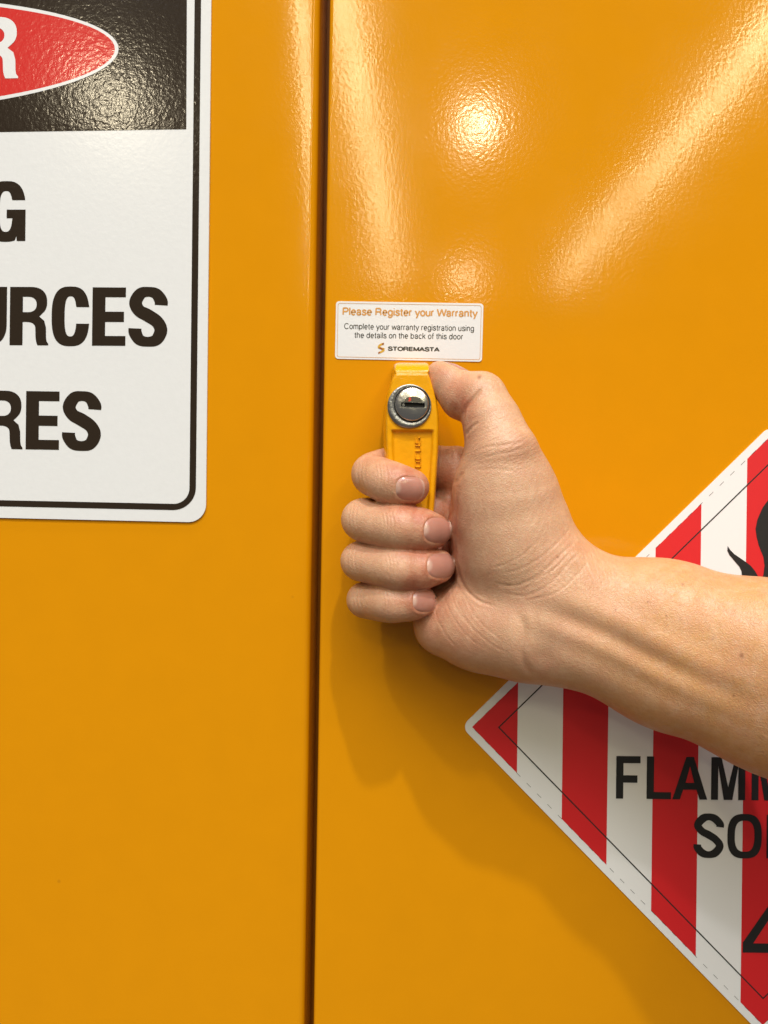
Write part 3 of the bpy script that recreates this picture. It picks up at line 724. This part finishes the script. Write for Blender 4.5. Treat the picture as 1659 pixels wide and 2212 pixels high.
# thumb
crease([(985, 262), (930, 325), (880, 385), (858, 455)], .5, 3.4, mod=0)
crease([(960, 300), (920, 350), (890, 400)], .35, 3.0)
crease([(960, 470), (915, 505), (880, 550)], .55, 3.0)
crease([(940, 650), (1000, 620), (1100, 610), (1230, 590)], .2, 3.2)
crease([(950, 690), (1080, 660), (1180, 640), (1270, 600)], .15, 3.0)
crease([(920, 760), (1050, 750), (1200, 770)], .12, 3.2)
crease([(1010, 200), (1060, 225), (1085, 265)], .25, 2.6)
# finger joints
for (x, y, r) in ((822, 1030, 36), (836, 1133, 34), (842, 1222, 30), (838, 1300, 28)):
    for k, dx in enumerate((-9, -2, 6, 13)):
        crease([(x+dx-4, y-r), (x+dx+2, y), (x+dx-3, y+r)], (.12+.09*(k % 2)), 2.0, False, 34)
for (x, y, r) in ((774, 1022, 30), (755, 1118, 32), (752, 1208, 30), (764, 1295, 26)):
    for dx in (0, 7, 15):
        crease([(x+dx+4, y-r), (x+dx-2, y), (x+dx+4, y+r)], .12, 2.2, False)
# soft folds round the ball of the thumb and along the palm edge
crease([(905, 720), (850, 790), (800, 860), (788, 980), (795, 1150)], .5, 4.5)
# forearm tendons: ridge and furrows
d, s_, r = poly_dist([(1140, 1276), (1230, 1310), (1330, 1352), (1440, 1408), (1560, 1462), (1680, 1512)])
sd = d*s_
fd = np.clip(r*5, 0, 1)*np.clip((1-r)*2.2, 0, 1)*facing
disp += fd*(1.05*np.exp(-((sd+14)/26)**2) - .75*np.exp(-((sd-26)/18)**2) + .3*np.exp(-((sd-58)/16)**2) - .35*np.exp(-((sd-86)/20)**2))
# knuckle of the thumb base and wrist bone
def bumpat(u, v, rad, amt):
    global disp
    disp += amt*np.exp(-(((uv[:, 0]-u)**2+(uv[:, 1]-v)**2)/rad**2))*facing
bumpat(1130, 955, 34, .9); bumpat(1062, 838, 26, .5); bumpat(1250, 1200, 34, .7); bumpat(1010, 1300, 60, .6); bumpat(1180, 1420, 30, -.8)
# skin crinkle: a few anisotropic waves with random phase, across the wrist
rs = np.random.RandomState(7)
def waves(dirdeg, lam, n_, amp, mask):
    global disp
    for i in range(n_):
        a = math.radians(dirdeg + rs.uniform(-16, 16)); l = lam*rs.uniform(.7, 1.5); ph = rs.uniform(0, 6.28)
        jit = 3.0*np.sin(uv[:, 0]/rs.uniform(15, 40)+rs.uniform(0, 6))+3.0*np.sin(uv[:, 1]/rs.uniform(15, 40)+rs.uniform(0, 6))
        disp += amp/n_*mask*np.abs(np.sin((uv[:, 0]*math.cos(a)+uv[:, 1]*math.sin(a)+jit)/l*3.14159+ph))*2
wmask = np.exp(-(((uv[:, 0]-1265)/75)**2+((uv[:, 1]-1225)/75)**2))*facing
waves(-25, 9, 5, .22, wmask)
waves(15, 15, 5, .12, facing*np.exp(-(((uv[:, 0]-1090)/120)**2+((uv[:, 1]-1180)/170)**2)))
waves(60, 8, 4, .16, facing*np.exp(-(((uv[:, 0]-1090)/90)**2+((uv[:, 1]-960)/70)**2)))

# fingernails: (u, v) centre, half length, half width, direction of growth in degrees
nails = [(886, 1055.5, 32, 26.5, 4), (946, 1146, 31, 28.5, 6), (953, 1222.5, 31, 28, 2), (917.5, 1297.5, 26.5, 26, 0)]
def nail_sdf(q, n_):
    u, v, hl, hw, a = n_; c, s_ = math.cos(math.radians(a)), math.sin(math.radians(a))
    x = ((q[:, 0]-u)*c+(q[:, 1]-v)*s_)/hl; y = (-(q[:, 0]-u)*s_+(q[:, 1]-v)*c)/hw
    e = 2.7
    return (np.abs(x)**e+np.abs(y)**e)**(1/e), x, y
for n_ in nails:
    f, x, y = nail_sdf(uv, n_)
    front = (hgt > 30)*np.clip(facing*2, 0, 1)
    disp += front*(-.36*np.clip((1.02-f)/.10, 0, 1) + .16*np.exp(-((f-1.13)/.10)**2)*np.clip(1-x*.8, .15, 1))
co2 = co + nr*disp[:, None]*0.001
hm.vertices.foreach_set('co', co2.ravel()); hm.update()
hm.polygons.foreach_set('use_smooth', [True]*len(hm.polygons))
# skin colour: blood-flushed fingertips, joints and folds; paler pressed skin; freckles; the red is deepened to paint in shade toward the fingertips
flush_shade = np.zeros(nv); 
def fl(u, v, ru, rv, a): 
    global flush_shade
    flush_shade += a*np.exp(-(((uv[:, 0]-u)/ru)**2+((uv[:, 1]-v)/rv)**2))
for (u, v) in ((905, 1055), (945, 1146), (950, 1222), (915, 1298)): fl(u-6, v, 62, 50, .85)
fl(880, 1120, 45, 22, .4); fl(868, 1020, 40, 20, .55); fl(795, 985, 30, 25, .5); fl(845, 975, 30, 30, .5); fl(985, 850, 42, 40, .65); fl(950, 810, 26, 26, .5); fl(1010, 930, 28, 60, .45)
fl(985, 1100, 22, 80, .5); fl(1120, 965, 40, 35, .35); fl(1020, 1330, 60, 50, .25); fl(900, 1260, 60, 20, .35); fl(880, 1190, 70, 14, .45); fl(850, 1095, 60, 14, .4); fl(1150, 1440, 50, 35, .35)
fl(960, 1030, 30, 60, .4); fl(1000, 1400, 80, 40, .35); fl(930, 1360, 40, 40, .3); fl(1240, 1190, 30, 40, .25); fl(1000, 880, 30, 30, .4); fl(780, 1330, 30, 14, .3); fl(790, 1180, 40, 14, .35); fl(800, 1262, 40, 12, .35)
flush_shade = np.clip(flush_shade, 0, 1)
tan = np.clip((uv[:, 0]-1180)/260, 0, 1)
mole = np.zeros(nv)
for (u, v, r_) in ((1036, 815, 4.5), (1602, 1416, 5.0), (982, 881, 1.8), (1204, 1203, 2.6), (1330, 1317, 2.4), (1585, 1503, 2.6), (1440, 1120+210, 2.0), (1400, 1300, 2.4), (1540, 1380, 2.2), (1475, 1262, 2.6)):
    mole += np.exp(-(((uv[:, 0]-u)**2+(uv[:, 1]-v)**2)/r_**2))
rgba = np.stack([flush_shade, tan, np.clip(mole, 0, 1), np.ones(nv)], 1).astype(np.float32)
at = hm.attributes.new('skin_map', 'FLOAT_COLOR', 'POINT'); at.data.foreach_set('color', rgba.ravel())

m_skin = bpy.data.materials.new('skin'); m_skin.use_nodes = True
b = m_skin.node_tree.nodes['Principled BSDF']
av = N(m_skin, 'ShaderNodeAttribute'); av.attribute_name = 'skin_map'
sp = N(m_skin, 'ShaderNodeSeparateColor'); L(m_skin, av.outputs['Color'], sp.inputs['Color'])
tc = N(m_skin, 'ShaderNodeTexCoord')
def mixc(fac, c1, c2):
    mx = N(m_skin, 'ShaderNodeMix'); mx.data_type = 'RGBA'
    for s_, c in ((6, c1), (7, c2)):
        if isinstance(c, tuple): mx.inputs[s_].default_value = (*c, 1)
        else: L(m_skin, c, mx.inputs[s_])
    if isinstance(fac, float): mx.inputs[0].default_value = fac
    else: L(m_skin, fac, mx.inputs[0])
    return mx.outputs[2]
def noise_fac(scale_, lo_, hi_, det=4):
    nz = N(m_skin, 'ShaderNodeTexNoise'); nz.inputs['Scale'].default_value = scale_; nz.inputs['Detail'].default_value = det
    L(m_skin, tc.outputs['Object'], nz.inputs['Vector'])
    mr = N(m_skin, 'ShaderNodeMapRange'); mr.inputs[1].default_value = lo_; mr.inputs[2].default_value = hi_
    L(m_skin, nz.outputs['Fac'], mr.inputs[0]); return mr.outputs[0]
SKIN, FLUSH_SHADE, TAN = (0.60, 0.355, 0.212), (0.43, 0.140, 0.074), (0.59, 0.31, 0.128)
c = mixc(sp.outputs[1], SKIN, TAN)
c = mixc(sp.outputs[0], c, FLUSH_SHADE)  # blood flush together with painted shade on the finger ends
big = N(m_skin, 'ShaderNodeMath'); big.operation = 'MULTIPLY'; L(m_skin, noise_fac(90, .42, .72), big.inputs[0]); big.inputs[1].default_value = .35
c = mixc(big.outputs[0], c, (0.62, 0.30, 0.19))
pal = N(m_skin, 'ShaderNodeMath'); pal.operation = 'MULTIPLY'; L(m_skin, noise_fac(190, .45, .70), pal.inputs[0]); pal.inputs[1].default_value = .42
c = mixc(pal.outputs[0], c, (0.69, 0.445, 0.28))
fm = N(m_skin, 'ShaderNodeMath'); fm.operation = 'MULTIPLY'; L(m_skin, noise_fac(900, .45, .7, 3), fm.inputs[0]); fm.inputs[1].default_value = .28
c = mixc(fm.outputs[0], c, (0.50, 0.22, 0.13))
fr = N(m_skin, 'ShaderNodeMath'); fr.operation = 'MULTIPLY'; L(m_skin, noise_fac(420, .60, .72, 1), fr.inputs[0]); L(m_skin, sp.outputs[1], fr.inputs[1])
fr2 = N(m_skin, 'ShaderNodeMath'); fr2.operation = 'MULTIPLY'; L(m_skin, fr.outputs[0], fr2.inputs[0]); fr2.inputs[1].default_value = .20
c = mixc(fr2.outputs[0], c, (0.40, 0.19, 0.085))
c = mixc(sp.outputs[2], c, (0.33, 0.14, 0.065))
L(m_skin, c, b.inputs['Base Color'])
b.inputs['Roughness'].default_value = 0.42; b.inputs['Specular IOR Level'].default_value = 0.48
b.inputs['Subsurface Weight'].default_value = 0.3; b.inputs['Subsurface Radius'].default_value = (1.0, 0.38, 0.2); b.inputs['Subsurface Scale'].default_value = 0.0022
vo = N(m_skin, 'ShaderNodeTexVoronoi'); vo.feature = 'DISTANCE_TO_EDGE'; vo.inputs['Scale'].default_value = 820
nzw = N(m_skin, 'ShaderNodeTexNoise'); nzw.inputs['Scale'].default_value = 300
mw = N(m_skin, 'ShaderNodeMix'); mw.data_type = 'VECTOR'; mw.inputs[0].default_value = .006
L(m_skin, tc.outputs['Object'], mw.inputs[4]); L(m_skin, nzw.outputs['Color'], mw.inputs[5]); L(m_skin, tc.outputs['Object'], nzw.inputs['Vector'])
L(m_skin, mw.outputs[1], vo.inputs['Vector'])
cl = N(m_skin, 'ShaderNodeMapRange'); cl.inputs[1].default_value = 0; cl.inputs[2].default_value = .28; L(m_skin, vo.outputs['Distance'], cl.inputs[0])
b1 = N(m_skin, 'ShaderNodeBump'); b1.inputs['Strength'].default_value = .8; b1.inputs['Distance'].default_value = .00008; L(m_skin, cl.outputs[0], b1.inputs['Height'])
n2 = N(m_skin, 'ShaderNodeTexNoise'); n2.inputs['Scale'].default_value = 600; n2.inputs['Detail'].default_value = 5; L(m_skin, tc.outputs['Object'], n2.inputs['Vector'])
b2 = N(m_skin, 'ShaderNodeBump'); b2.inputs['Strength'].default_value = 1; b2.inputs['Distance'].default_value = .00011; L(m_skin, n2.outputs['Fac'], b2.inputs['Height'])
L(m_skin, b1.outputs['Normal'], b2.inputs['Normal']); L(m_skin, b2.outputs['Normal'], b.inputs['Normal'])
hm.materials.clear(); hm.materials.append(m_skin)
person = bpy.data.objects.new('person', hm); COL.objects.link(person)
tag(person, 'bare right hand and forearm, fingers wrapped round the yellow handle, thumb against its top', 'person')

# nail plates: a domed shell seated in each bed, found by probing the skin along the view
from mathutils.bvhtree import BVHTree
bvh = BVHTree.FromPolygons([Vector(p) for p in W3], HQ.tolist())
m_nail = bumps(mat('nail', (0.45, 0.205, 0.15), 0.2), [(700, 0.00003, 2.0)], (150, 0.06))
m_nail.node_tree.nodes['Principled BSDF'].inputs['Subsurface Weight'].default_value = 0.15
m_nail.node_tree.nodes['Principled BSDF'].inputs['Subsurface Scale'].default_value = 0.002
nb = m_nail.node_tree.nodes['Principled BSDF']
na = N(m_nail, 'ShaderNodeAttribute'); na.attribute_name = 'pale'
nm = N(m_nail, 'ShaderNodeMix'); nm.data_type = 'RGBA'; L(m_nail, na.outputs['Fac'], nm.inputs[0])
L(m_nail, nb.inputs['Base Color'].links[0].from_socket, nm.inputs[6]); nm.inputs[7].default_value = (0.66, 0.47, 0.37, 1); L(m_nail, nm.outputs[2], nb.inputs['Base Color'])
def hit(u, v):
    o = Vector((0, -D, 0)); d = (Vector(P(u, v, 0))-o).normalized()
    r = bvh.ray_cast(o, d); return r[0], r[1]
for n_ in nails:
    u, v, hl, hw, a = n_; ca, sa = math.cos(math.radians(a)), math.sin(math.radians(a))
    rings, seg = 16, 56
    V, Fc, MI = [], [], []
    for k in range(rings+1):
        rr = k/rings*.985
        for i in range(seg if k else 1):
            t = 2*math.pi*i/seg; e = 2.7
            x = rr*math.copysign(abs(math.cos(t))**(2/e), math.cos(t)); y = rr*math.copysign(abs(math.sin(t))**(2/e), math.sin(t))
            p, nn = hit(u+(x*hl)*ca-(y*hw)*sa, v+(x*hl)*sa+(y*hw)*ca)
            if p is None: p, nn = Vector(P(u, v, 50)), Vector((0, -1, 0))
            lift = (0.12*(1-abs(y)**2.5) + .06*x - .24*max(0, rr-.8)/.185)*0.001
            V.append(p + Vector((0, -1, 0))*lift)
    for i in range(seg): Fc.append((0, 1+i, 1+(i+1) % seg))
    for k in range(1, rings):
        for i in range(seg):
            Fc.append((1+(k-1)*seg+i, 1+k*seg+i, 1+k*seg+(i+1) % seg, 1+(k-1)*seg+(i+1) % seg))
    V2 = np.array([tuple(p) for p in V])
    o = mesh_obj('fingernail', V2, orient(V, Fc), m_nail, person, True)
    # the half-moon at the root and the free edge at the tip are paler
    c_ = UV(V2); x = ((c_[:, 0]-u)*ca+(c_[:, 1]-v)*sa)/hl; y = (-(c_[:, 0]-u)*sa+(c_[:, 1]-v)*ca)/hw
    pale = .55*np.clip((.52-np.hypot(x+1.05, y*.85))/.2, 0, 1) + .5*np.clip((np.hypot(np.maximum(x, 0), y*.75)-.84)/.08, 0, 1)*(x > .25)
    pa = o.data.attributes.new('pale', 'FLOAT', 'POINT'); pa.data.foreach_set('value', np.clip(pale, 0, 1).astype(np.float32))
# thumb nail, seen almost on edge along the top of the thumb
ta, tb = Vector(P(953, 813, 29.5)), Vector(P(1004, 850, 35)); axd = (tb-ta).normalized()
dor = (Vector(P(966, 786, 26)) - Vector(P(978, 832, 32))); dor = (dor - dor.dot(axd)*axd).normalized(); tv = axd.cross(dor)
V, Fc = [], []
for i in range(10):
    f = i/9; w_ = 1.0*(1-(2*f-1)**4*.35)
    for j in range(11):
        ph = math.radians(-58+116*j/10)*w_
        c0 = ta.lerp(tb, f*.86-.12); dr_ = dor*math.cos(ph)+tv*math.sin(ph)
        r_ = bvh.ray_cast(c0+dr_*0.03, -dr_)
        p = r_[0] if r_[0] else c0+dr_*0.008
        V.append(tuple(p + dr_*(0.00040 - .00035*(abs(2*j/10-1)**4) - .0003*max(0, f-.8)*5)))
for i in range(9):
    for j in range(10): Fc.append((i*11+j, i*11+j+1, (i+1)*11+j+1, (i+1)*11+j))
o = mesh_obj('fingernail', V, Fc, m_nail, person, True)
bm = bmesh.new(); bm.from_mesh(o.data); bmesh.ops.recalc_face_normals(bm, faces=bm.faces); bm.to_mesh(o.data); bm.free()
pa = o.data.attributes.new('pale', 'FLOAT', 'POINT'); pa.data.foreach_set('value', np.array([.7 if i < 1 else 0. for i in range(10) for j in range(11)], dtype=np.float32))
